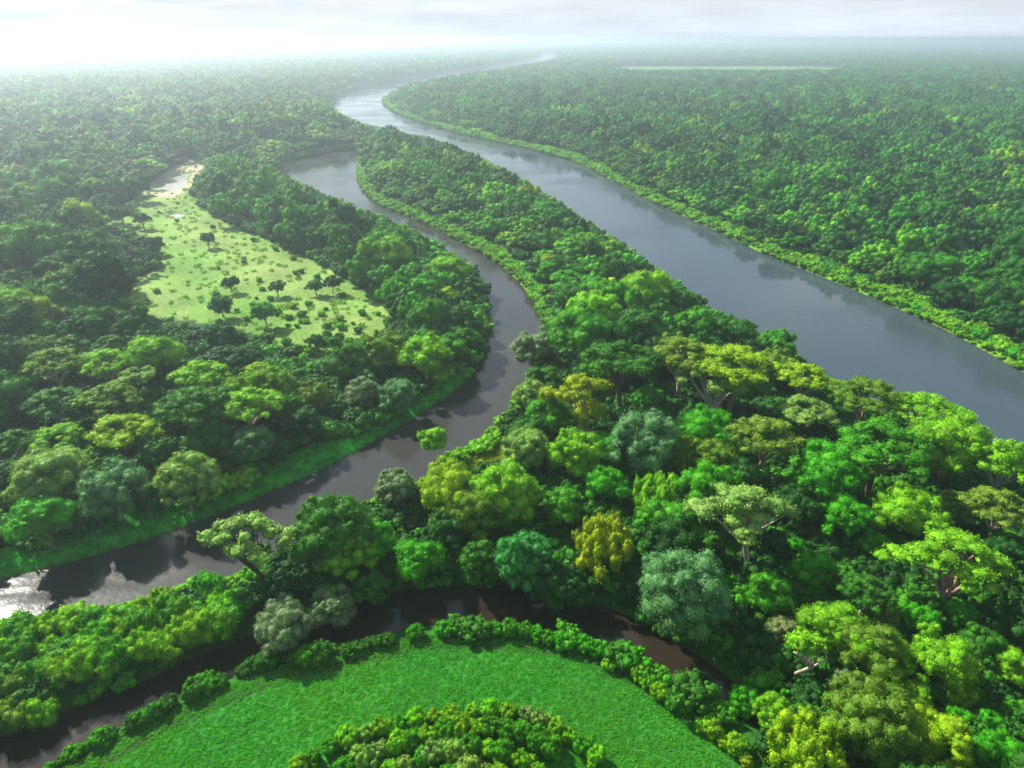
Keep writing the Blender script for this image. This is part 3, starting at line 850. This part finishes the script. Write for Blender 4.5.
# ------------------------------------------------------------------ low growth
BUSH_I = [make_kind('bush', k + 3, LEAF_I, 1)['crown'] for k in range(3)]
x, y = jgrid(18, 330, 2.7)
g = np.ones(len(x), bool)
sd = water_sd(x, y)
g &= sd > 1.5
u, v = proj(x, y, 0 * x)
for q in (meadow, field, left_strip, clearing, slope_strip, lime_right, lime_tongue, sand_flat):
    g &= ~inpoly(u, v, q)
u2, v2 = proj(x, y, 0 * x + 2.2)
for q in (river, channel, creek, meadow, field):
    g &= ~inpoly(u2, v2, q)
x, y = x[g], y[g]
s = prng.uniform(.28, .55, len(x))
t = np.array([C['DG'], C['MG'], C['BG']])[prng.choice(3, len(x), p=[.5, .35, .15])] * prng.uniform(.7, 1.2, (len(x), 1))
gn_scatter('undergrowth', np.stack([x, y, ground_z(x, y)[0] - .3], 1), np.stack([s, s, s * 1.1], 1), prng.uniform(0, 6.28, len(x)), prng.integers(0, 3, len(x)), t, BUSH_I,
           kind='stuff', label='dark leafy undergrowth on the forest floor', category='undergrowth')


# bank plants along the water edge (leafy, light green by river and channel, deeper green by the creek)
def along(poly_px, wz, dmin, dmax, n_per_m, side_poly=None):
    pts = []
    Pw = wz
    q = np.roll(Pw, -1, axis=0)
    for a, b in zip(Pw, q):
        L_ = np.linalg.norm(b - a)
        if a[1] > 900 or a[1] < 15: continue
        n = prng.poisson(L_ * n_per_m)
        tt = prng.random(n); nrm = np.array([-(b - a)[1], (b - a)[0]]) / (L_ + 1e-6)
        d = prng.uniform(dmin, dmax, n) * (1 if prng is not None else 1)
        for k in range(n):
            for sgn in (1, -1):
                pts.append(a + (b - a) * tt[k] + nrm * d[k] * sgn)
    return np.array(pts)


pr = along(None, WPOLY[0], .2, 6, 2.0); pc = along(None, WPOLY[1], .2, 4.5, 1.6)
pk_ = along(None, WPOLY[2], .2, 5.0, 1.1)
lx, ly = jgrid(40, 900, 1.45)
lu, lv = proj(lx, ly, 0 * lx)
lg = inpoly(lu, lv, lime_right) | inpoly(lu, lv, lime_tongue)
lx, ly = lx[lg], ly[lg]
pts = np.concatenate([pr, pc, pk_, np.stack([lx, ly], 1)])
ncreek = (len(pr) + len(pc), len(pr) + len(pc) + len(pk_))
iscreek = np.zeros(len(pts), bool); iscreek[ncreek[0]:ncreek[1]] = True
isstrip = np.zeros(len(pts), bool); isstrip[ncreek[1]:] = True
sd = water_sd(pts[:, 0], pts[:, 1])
u, v = proj(pts[:, 0], pts[:, 1], 0 * pts[:, 0] + .8)
g = (sd > .15) & ((sd < 7) | isstrip) & ~(iscreek & inpoly(u, v + 5, field))
for q in (left_strip,):
    g &= ~inpoly(u, v, q)
for q in WATERS:
    g &= ~inpoly(u, v, q)
pts, sd, iscreek, isstrip = pts[g], sd[g], iscreek[g], isstrip[g]
s = prng.uniform(.12, .30, len(pts)) * (1 + .10 * np.clip(sd, 0, 6))
t = np.array([C['LM'], C['BG'], C['YG'], C['VG']])[prng.choice(4, len(pts), p=[.74, .13, .0, .13])] * prng.uniform(.85, 1.15, (len(pts), 1))
t = np.where(iscreek[:, None], np.array([C['VG'], C['BG'], C['MG']])[prng.integers(0, 3, len(pts))], t)
s = s * np.where(isstrip, np.clip(1.05 + .75 * lump(pts[:, 0], pts[:, 1], 7.0, 2.0), .5, 2.0), 1)
s = np.where(isstrip, s * .68 * np.maximum(1, pts[:, 1] / 300), s)
gn_scatter('bank_plants', np.stack([pts[:, 0], pts[:, 1], ground_z(pts[:, 0], pts[:, 1])[0] - .1], 1), np.stack([s, s, s * 1.0], 1), prng.uniform(0, 6.28, len(pts)),
           prng.integers(0, 3, len(pts)), t, BUSH_I, kind='stuff', label='light green waterside plants along the river banks', category='bank plants')

# grass and crop tufts
def tuft_mesh(name, n, h, spread, w, seed):
    rg = np.random.default_rng(seed)
    a = rg.uniform(0, 6.28, n); r = spread * np.sqrt(rg.random(n))
    b = np.stack([r * np.cos(a), r * np.sin(a), 0 * a], 1)
    lean = rg.normal(0, .35, (n, 2))
    hh = h * rg.uniform(.5, 1.15, n)
    tip = b + np.stack([lean[:, 0] * hh, lean[:, 1] * hh, hh], 1)
    mid = b * .5 + tip * .5 + np.stack([0 * a, 0 * a, hh * .08], 1)
    t = np.stack([-np.sin(a + 1), np.cos(a + 1), 0 * a], 1) * w
    V = np.stack([b, mid + t, tip, mid - t], 1).reshape(-1, 3)
    return mk_mesh(name, V, [np.arange(4 * n).reshape(-1, 4)], LEAF_I, np.repeat(.3 + .4 * rg.random(n), 4))


TUFT = [tuft_mesh('tuft', 34, .55, .45, .07, k) for k in range(3)]
CROP = [tuft_mesh('crop', 60, .20, .40, .05, 20 + k) for k in range(3)]
cc = at(455, 768)[:2] - np.array([0, 20.0])
pts = []
for rr in np.arange(6, 75, .62):
    n = int(2 * math.pi * rr / .33)
    a = (np.arange(n) + prng.random()) / n * 2 * math.pi
    pts.append(np.stack([cc[0] + rr * np.cos(a) * 1.35, cc[1] + rr * np.sin(a) * .9], 1))
pts = np.concatenate(pts); pts += prng.normal(0, .12, pts.shape)
u, v = proj(pts[:, 0], pts[:, 1], 0 * pts[:, 0])
g = inpoly(u, v, field) & (pts[:, 1] > 10)
pts = pts[g]
s = prng.uniform(.55, .85, len(pts)) * (1 + .15 * lump(pts[:, 0], pts[:, 1], 3.0, 5.0))
t = np.array([.070, .37, .040]) * prng.uniform(.88, 1.15, (len(pts), 1)) + np.array([.035, .02, -.005]) * np.clip(.5 + lump(pts[:, 0], pts[:, 1], 9.0, 1.0), 0, 1)[:, None]
gn_scatter('crop_plants', np.stack([pts[:, 0], pts[:, 1], ground_z(pts[:, 0], pts[:, 1])[0] - .02], 1), np.stack([s, s, s], 1), prng.uniform(0, 6.28, len(pts)),
           prng.integers(0, 3, len(pts)), t, CROP, kind='stuff', label='low green crop plants covering the curved field in fine rows', category='crop')
print('crop', len(pts))
# meadow + bank grass
x, y = jgrid(40, 420, 1.5)
u, v = proj(x, y, 0 * x)
sd = water_sd(x, y)
gm = inpoly(u, v, meadow); gs = inpoly(u, v, left_strip) | inpoly(u, v, slope_strip) | inpoly(u, v, clearing)
g = (gm & (prng.random(len(x)) < .12)) | (gs & (sd > .3))
dense = prng.random(len(x))
x, y, gm = x[g], y[g], gm[g]; sl = inpoly(u[g], v[g], left_strip)
cl = inpoly(u[g], v[g], clearing) | inpoly(u[g], v[g], slope_strip)
s = prng.uniform(.7, 1.5, len(x))
t = np.where(gm[:, None], np.array([.13, .27, .03]), np.where(sl[:, None], np.array([.03, .31, .022]), np.array([.22, .34, .02]))) * prng.uniform(.8, 1.2, (len(x), 1))
gn_scatter('grass', np.stack([x, y, ground_z(x, y)[0] - .02], 1), np.stack([s * 1.3, s * 1.3, s], 1), prng.uniform(0, 6.28, len(x)), prng.integers(0, 3, len(x)), t, TUFT,
           kind='stuff', label='grass on the meadow and the channel banks', category='grass')

# ------------------------------------------------------------------ countable shrubs
SH = [k['crown'] for k in NEAR['bush']]


def shrub(px, py, w, col, name, label, group, zs=1.0, cat='shrub'):
    zc = 1.2
    p = at(px, py, zc); s = w * depth_of(*p) / F / 2 / 5.6
    z = float(ground_z(np.array([p[0]]), np.array([p[1]]))[0][0])
    o = add_obj(name, SH[prng.integers(3)], loc=(p[0], p[1], z - .2 * s)); o.scale = (s, s, s * zs); o.rotation_euler.z = prng.uniform(0, 6.28)
    o.color = (*[c * prng.uniform(.85, 1.15) for c in C[col]], 1)
    o['label'] = label; o['category'] = cat
    if group: o['group'] = group
    return o


def walk(line, step0):
    line = np.array(line, float); out = []
    seg = np.linalg.norm(np.diff(line, axis=0), axis=1); cum = np.concatenate([[0], np.cumsum(seg)])
    d = 0
    while d < cum[-1]:
        k = min(np.searchsorted(cum, d, 'right') - 1, len(seg) - 1)
        out.append(line[k] + (line[k + 1] - line[k]) * (d - cum[k]) / seg[k])
        d += step0 * prng.uniform(.8, 1.2)
    return out


# hedge along the near side of the creek
for (qx, qy) in walk([(35, 764), (80, 742), (130, 716), (180, 692), (230, 668), (262, 655), (295, 655), (330, 646)], 13):
    if prng.random() < .1: continue
    shrub(qx, qy + prng.normal(0, 1.5), prng.uniform(14, 28), prng.choice(['BG', 'MG', 'VG']), 'hedge_shrub', 'green shrub in the dense hedge between creek and field, left part', 'hedge shrubs along the left part of the creek', 1.3)
for (qx, qy) in walk([(345, 646), (372, 636), (395, 633)], 12):
    shrub(qx, qy, prng.uniform(14, 18), 'MG', 'hedge_shrub', 'low dark shrub in the thin middle stretch of the creek hedge', 'low hedge shrubs in the middle stretch', 1.1)
shrub(416, 628, 19, 'VG', 'hedge_shrub', 'left one of two single vivid shrubs at the field edge', None, 1.3)
shrub(446, 626, 21, 'VG', 'hedge_shrub', 'right one of two single vivid shrubs at the field edge', None, 1.3)
for (qx, qy) in walk([(470, 626), (500, 626), (530, 627), (552, 636), (580, 640), (605, 650)], 13):
    shrub(qx, qy, prng.uniform(15, 22), prng.choice(['VG', 'BG']), 'hedge_shrub', 'vivid shrub in the creek hedge above the field, middle part', 'vivid hedge shrubs above the middle of the field', 1.4)
for (qx, qy) in walk([(612, 660), (640, 670), (665, 690), (690, 709), (712, 724), (736, 740), (756, 760)], 12):
    if prng.random() < .12: continue
    shrub(qx + prng.normal(0, 2), qy + prng.normal(0, 2), prng.uniform(12, 26), prng.choice(['LM', 'YG', 'LM', 'BG']), 'hedge_shrub', 'lime shrub in the creek hedge at the right side of the field', 'lime hedge shrubs at the right of the field', 1.3)
# curved rows of bushes at the bottom of the field
for row, (line, w) in enumerate([([(300, 762), (340, 740), (385, 722), (430, 712), (480, 706), (530, 712), (565, 730), (600, 756)], 22),
                                 ([(345, 766), (385, 744), (430, 730), (480, 722), (520, 728), (560, 752)], 24),
                                 ([(390, 768), (430, 752), (475, 744), (510, 750), (540, 770)], 25), ([(430, 776), (470, 768), (510, 776)], 26)]):
    txt = ['outermost', 'second', 'third', 'innermost'][row]
    for (qx, qy) in walk(line, 17):
        shrub(qx, qy, w * prng.uniform(.8, 1.15), prng.choice(['BG', 'LM', 'LM', 'PG']), 'field_bush', f'light green bush in the {txt} curved row at the bottom of the field', f'bushes in the {txt} curved row', 1.5, 'bush')
# sunny thicket between the channel and the creek
tn = 0
for j, (line, w) in enumerate([([(-5, 640), (40, 632), (90, 622), (140, 612), (180, 600), (215, 588), (228, 586)], 36), ([(0, 662), (50, 652), (100, 640), (150, 628), (195, 612), (222, 608)], 40),
                               ([(-5, 690), (45, 678), (95, 662), (145, 650), (190, 634), (230, 622)], 42), ([(10, 712), (50, 700)], 40)]):
    for (qx, qy) in walk(line, 24):
        hot = qx > 105
        txt = ['by the water', 'in the middle', 'above the shaded creek', 'at the corner'][j]
        shrub(qx, qy, w * prng.uniform(.8, 1.15), prng.choice(['LM', 'LM', 'BG']) if hot else prng.choice(['OL', 'LM', 'BG']), 'thicket_bush',
              f'{"glowing lime" if hot else "olive-green"} bush {txt} of the sunny strip between channel and creek', f'{"lime" if hot else "olive"} bushes {txt} of the strip', 1.45, 'bush')
# bushes dotted over the meadow
n = 0
mp = at(0, 0)
while n < 85:
    u = prng.uniform(120, 390); v = prng.uniform(200, 352)
    if n > 60 and not (v > 305 and u > 250 + (350 - v)): continue
    if not inpoly([u], [v], meadow)[0]:
        continue
    if v < 262 and prng.random() < .55: continue
    if u < 210 and v > 255 and prng.random() < .8: continue
    w = prng.uniform(3.2, 8) * (v / 280)
    if v > 300 and u > 280: w *= 1.4
    shrub(u, v, w, prng.choice(['MG', 'BG', 'LM', 'BG']), 'meadow_bush', 'small green bush dotted on the sunlit meadow', 'bushes dotted over the meadow', 1.1, 'bush')
    n += 1

# ------------------------------------------------------------------ ground
ys = np.concatenate([np.arange(-300, 28, 12.0), 28 * np.exp(np.arange(0, 540) * .0117)])
uu = np.linspace(-1.5, 1.5, 520)
Yg = np.repeat(ys[:, None], len(uu), 1); sc = 30 + .9 * np.abs(ys)
Xg = sc[:, None] * uu[None, :]
Xf, Yf = Xg.ravel(), Yg.ravel()
Zf, SD = ground_z(Xf, Yf)
U, V_ = proj(Xf, Yf, 0 * Xf)
front = Yf > 5
colr = np.tile(np.array([.020, .050, .014]), (len(Xf), 1))
colr[Yf > 2500] = (.022, .075, .022)


def setc(mask, c):
    colr[mask] = c


setc((SD < 3.5) & (SD > -1), (.018, .085, .010))
setc((inpoly(U, V_, lime_right) | inpoly(U, V_, lime_tongue)) & front, (.12, .30, .012))
bank_dark = (SD < .1)
setc(bank_dark, (.055, .038, .022))
m = inpoly(U, V_, meadow) & front
wet = np.clip(.5 + .6 * lump(Xf, Yf, 14.0, 3.0), 0, 1)[:, None]
mc = np.array([.10, .23, .030]) * (1 - wet) + np.array([.19, .27, .070]) * wet
colr[m] = mc[m]
sand = inpoly(U, V_, sand_flat) & front
setc(sand & (SD > .3), (.33, .30, .20))
m = inpoly(U, V_, field) & front & (SD > 4.5); setc(m, (.022, .145, .016))
m = inpoly(U, V_, left_strip) & front & (SD > .4); setc(m, (.024, .24, .018))
m = (inpoly(U, V_, clearing)) & front; setc(m, (.36, .36, .03))
m = (inpoly(U, V_, slope_strip)) & front & (SD > .3); setc(m, (.18, .32, .02))
m = inpoly(U, V_, far_clearing) & front; setc(m, (.10, .21, .04))
nr, nc = len(ys), len(uu)
idx = np.arange(nr * nc).reshape(nr, nc)
quads = np.stack([idx[:-1, :-1], idx[:-1, 1:], idx[1:, 1:], idx[1:, :-1]], -1).reshape(-1, 4)
gm_, nt, N, L = nodes_of('ground_soil_grass')
out = N.new('ShaderNodeOutputMaterial'); b = N.new('ShaderNodeBsdfPrincipled'); b.inputs['Roughness'].default_value = .95; b.inputs['Specular IOR Level'].default_value = .1
ca = N.new('ShaderNodeAttribute'); ca.attribute_name = 'gcol'
tc = N.new('ShaderNodeTexCoord')
n1 = N.new('ShaderNodeTexNoise'); n1.inputs['Scale'].default_value = .9; n1.inputs['Detail'].default_value = 8; n1.inputs['Roughness'].default_value = .7
n2 = N.new('ShaderNodeTexNoise'); n2.inputs['Scale'].default_value = .07; n2.inputs['Detail'].default_value = 5
L.new(tc.outputs['Object'], n1.inputs['Vector']); L.new(tc.outputs['Object'], n2.inputs['Vector'])
mr = N.new('ShaderNodeMapRange'); mr.inputs['From Min'].default_value = .3; mr.inputs['From Max'].default_value = .7; mr.inputs['To Min'].default_value = .55; mr.inputs['To Max'].default_value = 1.4
L.new(n1.outputs['Fac'], mr.inputs[0])
mr2 = N.new('ShaderNodeMapRange'); mr2.inputs['From Min'].default_value = .3; mr2.inputs['From Max'].default_value = .7; mr2.inputs['To Min'].default_value = .75; mr2.inputs['To Max'].default_value = 1.25
L.new(n2.outputs['Fac'], mr2.inputs[0])
mu = N.new('ShaderNodeMath'); mu.operation = 'MULTIPLY'; L.new(mr.outputs[0], mu.inputs[0]); L.new(mr2.outputs[0], mu.inputs[1])
hs = N.new('ShaderNodeHueSaturation'); L.new(ca.outputs['Color'], hs.inputs['Color']); L.new(mu.outputs[0], hs.inputs['Value'])
L.new(hs.outputs[0], b.inputs['Base Color'])
bp = N.new('ShaderNodeBump'); bp.inputs['Strength'].default_value = .8; bp.inputs['Distance'].default_value = .25
L.new(n1.outputs['Fac'], bp.inputs['Height']); L.new(bp.outputs[0], b.inputs['Normal']); L.new(b.outputs[0], out.inputs[0])
gme = mk_mesh('ground', np.stack([Xf, Yf, Zf], 1), [quads], gm_, smooth=True)
a = gme.attributes.new('gcol', 'FLOAT_COLOR', 'POINT'); a.data.foreach_set('color', np.concatenate([colr, np.ones((len(Xf), 1))], 1).astype(np.float32).ravel())
add_obj('ground', gme, kind='structure', label='forest floor, banks, meadow and field of the river plain')


# ------------------------------------------------------------------ water
def water_material(name, base, rough, wave_scale, wave):
    m, nt, N, L = nodes_of(name)
    out = N.new('ShaderNodeOutputMaterial'); b = N.new('ShaderNodeBsdfPrincipled')
    b.inputs['Base Color'].default_value = (*base, 1); b.inputs['IOR'].default_value = 1.333
    tc = N.new('ShaderNodeTexCoord')
    n1 = N.new('ShaderNodeTexNoise'); n1.inputs['Scale'].default_value = wave_scale; n1.inputs['Detail'].default_value = 4
    n2 = N.new('ShaderNodeTexNoise'); n2.inputs['Scale'].default_value = wave_scale * .12; n2.inputs['Detail'].default_value = 3
    L.new(tc.outputs['Object'], n1.inputs['Vector']); L.new(tc.outputs['Object'], n2.inputs['Vector'])
    ad = N.new('ShaderNodeMath'); ad.operation = 'ADD'; L.new(n1.outputs['Fac'], ad.inputs[0]); L.new(n2.outputs['Fac'], ad.inputs[1])
    # patches roughened by the wind
    n3 = N.new('ShaderNodeTexNoise'); n3.inputs['Scale'].default_value = .022; n3.inputs['Detail'].default_value = 5; n3.inputs['Distortion'].default_value = .6
    mp3 = N.new('ShaderNodeMapping'); mp3.inputs['Scale'].default_value = (1, 1.6, 1); L.new(tc.outputs['Object'], mp3.inputs[0]); L.new(mp3.outputs[0], n3.inputs['Vector'])
    r3 = N.new('ShaderNodeMapRange'); r3.inputs['From Min'].default_value = .40; r3.inputs['From Max'].default_value = .62
    r3.inputs['To Min'].default_value = rough[0]; r3.inputs['To Max'].default_value = rough[1]
    L.new(n3.outputs['Fac'], r3.inputs[0]); L.new(r3.outputs[0], b.inputs['Roughness'])
    bp = N.new('ShaderNodeBump'); bp.inputs['Strength'].default_value = wave; bp.inputs['Distance'].default_value = .05
    L.new(ad.outputs[0], bp.inputs['Height']); L.new(bp.outputs[0], b.inputs['Normal']); L.new(b.outputs[0], out.inputs[0])
    return m


WM = water_material('river_water', (.040, .056, .068), (.05, .26), .8, .32)
WC = water_material('channel_water', (.033, .033, .031), (.06, .24), .8, .5)
WK = water_material('creek_water', (.021, .015, .0105), (.05, .14), .8, .2)
WP = water_material('pond_water', (.34, .34, .31), (.15, .3), 1.5, .5)  # pale base colour stands in for the sky's white glare on the pools


def water_sheet(name, poly, mat, z, label, grow=3.0):
    # sheet slightly larger than the outline; the banks rise through it
    c = poly
    n = len(c); e1 = c - np.roll(c, 1, axis=0); e2 = np.roll(c, -1, axis=0) - c
    def nn(e): return np.stack([e[:, 1], -e[:, 0]], 1) / (np.linalg.norm(e, axis=1)[:, None] + 1e-6)
    area = .5 * np.sum(c[:, 0] * np.roll(c[:, 1], -1) - np.roll(c[:, 0], -1) * c[:, 1])
    nr_ = nn(e1) + nn(e2); nr_ /= np.linalg.norm(nr_, axis=1)[:, None] + 1e-6
    if area < 0: nr_ = -nr_
    g = np.minimum(grow * np.maximum(1, c[:, 1] / 250), 14)
    v = c + nr_ * g[:, None]
    import bmesh
    bm = bmesh.new(); vs = [bm.verts.new((x, y, z)) for x, y in v]
    f = bm.faces.new(vs); bmesh.ops.triangulate(bm, faces=[f])
    for f in bm.faces:
        if f.normal.z < 0: f.normal_flip()
    me = bpy.data.meshes.new(name); bm.to_mesh(me); bm.free(); me.materials.append(mat)
    return add_obj(name, me, kind='structure', label=label)


water_sheet('river_water', WPOLY[0], WM, WATER_Z, 'calm wide brown-blue river winding to the horizon', 1.4)
water_sheet('channel_water', WPOLY[1], WC, WATER_Z + .004, 'narrower side channel bending round the wooded point', 1.4)
water_sheet('creek_water', WPOLY[2], WK, WATER_Z - .004, 'dark brown shaded creek beside the field', 1.4)
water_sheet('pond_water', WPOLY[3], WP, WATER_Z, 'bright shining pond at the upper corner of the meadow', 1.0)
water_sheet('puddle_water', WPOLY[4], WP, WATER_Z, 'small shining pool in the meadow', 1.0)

# ------------------------------------------------------------------ haze, sky, sun
HZ = 0.00047
hm, nt, N, L = nodes_of('haze_air')
out = N.new('ShaderNodeOutputMaterial'); pv = N.new('ShaderNodeVolumePrincipled')
pv.inputs['Color'].default_value = (.77, .90, 1.0, 1); pv.inputs['Density'].default_value = HZ; pv.inputs['Anisotropy'].default_value = .70
L.new(pv.outputs[0], out.inputs['Volume'])
xm, y0, y1, z0, z1 = 23500, -320, 15800, -3.6, CAM_H + 4
v = [(-xm, y0, z0), (xm, y0, z0), (xm, y1, z0), (-xm, y1, z0), (-xm, y0, z1), (xm, y0, z1), (xm, y1, z1), (-xm, y1, z1)]
f = [(0, 3, 2, 1), (4, 5, 6, 7), (0, 1, 5, 4), (1, 2, 6, 5), (2, 3, 7, 6), (3, 0, 4, 7)]
me = bpy.data.meshes.new('haze'); me.from_pydata(v, [], f); me.materials.append(hm)
add_obj('haze', me, kind='stuff', label='pale humid haze over the whole river plain')

SUN_AZ, SUN_EL = R(-47.5), R(38)
sd_ = Vector((math.sin(SUN_AZ) * math.cos(SUN_EL), math.cos(SUN_AZ) * math.cos(SUN_EL), math.sin(SUN_EL)))
sun = bpy.data.lights.new('sun', 'SUN'); sun.energy = 5.0; sun.angle = R(.8); sun.color = (1, .95, .84)
so = bpy.data.objects.new('sun', sun); COL.objects.link(so); so.rotation_euler = sd_.to_track_quat('Z', 'Y').to_euler()

w = bpy.data.worlds.new('World'); scene.world = w; w.use_nodes = True
nt = w.node_tree; N, L = nt.nodes, nt.links; N.clear()
out = N.new('ShaderNodeOutputWorld'); bg = N.new('ShaderNodeBackground'); bg.inputs['Strength'].default_value = .058
sky = N.new('ShaderNodeTexSky'); sky.sky_type = 'NISHITA'; sky.sun_disc = False; sky.sun_elevation = SUN_EL; sky.sun_rotation = SUN_AZ
sky.air_density = 1.3; sky.dust_density = .8; sky.ozone_density = 2.0
tc = N.new('ShaderNodeTexCoord'); sx = N.new('ShaderNodeSeparateXYZ'); L.new(tc.outputs['Generated'], sx.inputs[0])
az = N.new('ShaderNodeMath'); az.operation = 'ADD'; az.inputs[1].default_value = .12; L.new(sx.outputs['Z'], az.inputs[0])
mz = N.new('ShaderNodeMath'); mz.operation = 'MAXIMUM'; mz.inputs[1].default_value = .05; L.new(az.outputs[0], mz.inputs[0])
dx = N.new('ShaderNodeMath'); dx.operation = 'DIVIDE'; L.new(sx.outputs['X'], dx.inputs[0]); L.new(mz.outputs[0], dx.inputs[1])
dy = N.new('ShaderNodeMath'); dy.operation = 'DIVIDE'; L.new(sx.outputs['Y'], dy.inputs[0]); L.new(mz.outputs[0], dy.inputs[1])
cb = N.new('ShaderNodeCombineXYZ'); L.new(dx.outputs[0], cb.inputs[0]); L.new(dy.outputs[0], cb.inputs[1])
nz = N.new('ShaderNodeTexNoise'); nz.inputs['Scale'].default_value = 1.1; nz.inputs['Detail'].default_value = 7; nz.inputs['Roughness'].default_value = .55
L.new(cb.outputs[0], nz.inputs['Vector'])
rp = N.new('ShaderNodeValToRGB'); rp.color_ramp.elements[0].position = .45; rp.color_ramp.elements[1].position = .58
L.new(nz.outputs['Fac'], rp.inputs[0])
# thin veil, thick towards the horizon
hv = N.new('ShaderNodeMapRange'); hv.inputs['From Min'].default_value = 0; hv.inputs['From Max'].default_value = .19; hv.inputs['To Min'].default_value = 1.08; hv.inputs['To Max'].default_value = .0
L.new(sx.outputs['Z'], hv.inputs[0])
mxm = N.new('ShaderNodeMath'); mxm.operation = 'MAXIMUM'; L.new(rp.outputs[0], mxm.inputs[0]); L.new(hv.outputs[0], mxm.inputs[1])
mix = N.new('ShaderNodeMix'); mix.data_type = 'RGBA'; mix.inputs['B'].default_value = (7, 7.4, 7.8, 1)
mf = N.new('ShaderNodeMath'); mf.operation = 'MULTIPLY'; mf.inputs[1].default_value = 1.0; mf.use_clamp = True; L.new(mxm.outputs[0], mf.inputs[0])
L.new(mf.outputs[0], mix.inputs['Factor']); L.new(sky.outputs[0], mix.inputs['A'])
dp = N.new('ShaderNodeVectorMath'); dp.operation = 'DOT_PRODUCT'; dp.inputs[1].default_value = sd_; L.new(tc.outputs['Generated'], dp.inputs[0])
gl = N.new('ShaderNodeMapRange'); gl.inputs['From Min'].default_value = -.2; gl.inputs['From Max'].default_value = .9; gl.inputs['To Min'].default_value = .80; gl.inputs['To Max'].default_value = 1.02
L.new(dp.outputs['Value'], gl.inputs[0])
ns = N.new('ShaderNodeTexNoise'); ns.inputs['Scale'].default_value = 1.6; ns.inputs['Detail'].default_value = 6; ns.inputs['Roughness'].default_value = .6
mps = N.new('ShaderNodeMapping'); mps.inputs['Scale'].default_value = (2.2, 2.2, 16); L.new(tc.outputs['Generated'], mps.inputs[0]); L.new(mps.outputs[0], ns.inputs['Vector'])
st = N.new('ShaderNodeMapRange'); st.inputs['From Min'].default_value = .3; st.inputs['From Max'].default_value = .7; st.inputs['To Min'].default_value = .78; st.inputs['To Max'].default_value = 1.14; L.new(ns.outputs['Fac'], st.inputs[0])
gs = N.new('ShaderNodeMath'); gs.operation = 'MULTIPLY'; L.new(gl.outputs[0], gs.inputs[0]); L.new(st.outputs[0], gs.inputs[1])
vm = N.new('ShaderNodeVectorMath'); vm.operation = 'SCALE'; vm.inputs[0].default_value = (6.5, 7.1, 7.9); L.new(gs.outputs[0], vm.inputs['Scale']); L.new(vm.outputs[0], mix.inputs['B'])
L.new(mix.outputs['Result'], bg.inputs['Color']); L.new(bg.outputs[0], out.inputs[0])

# ------------------------------------------------------------------ camera and output
cam = bpy.data.cameras.new('camera'); cam.sensor_width = 36; cam.lens = 36 * F / W; cam.clip_start = .5; cam.clip_end = 60000
co = bpy.data.objects.new('camera', cam); COL.objects.link(co); co.location = (0, 0, CAM_H); co.rotation_euler = (R(90) - PITCH, 0, 0)
scene.camera = co
scene.render.engine = 'CYCLES'
cy = scene.cycles
cy.max_bounces = 5; cy.diffuse_bounces = 2; cy.glossy_bounces = 2; cy.transmission_bounces = 2; cy.volume_bounces = 1; cy.transparent_max_bounces = 4
cy.use_denoising = True; cy.caustics_reflective = False; cy.caustics_refractive = False
cy.sample_clamp_indirect = 6
vs = scene.view_settings
vs.view_transform = 'Standard'; vs.look = 'None'; vs.gamma = 1; vs.exposure = 1.25; vs.use_curve_mapping = False
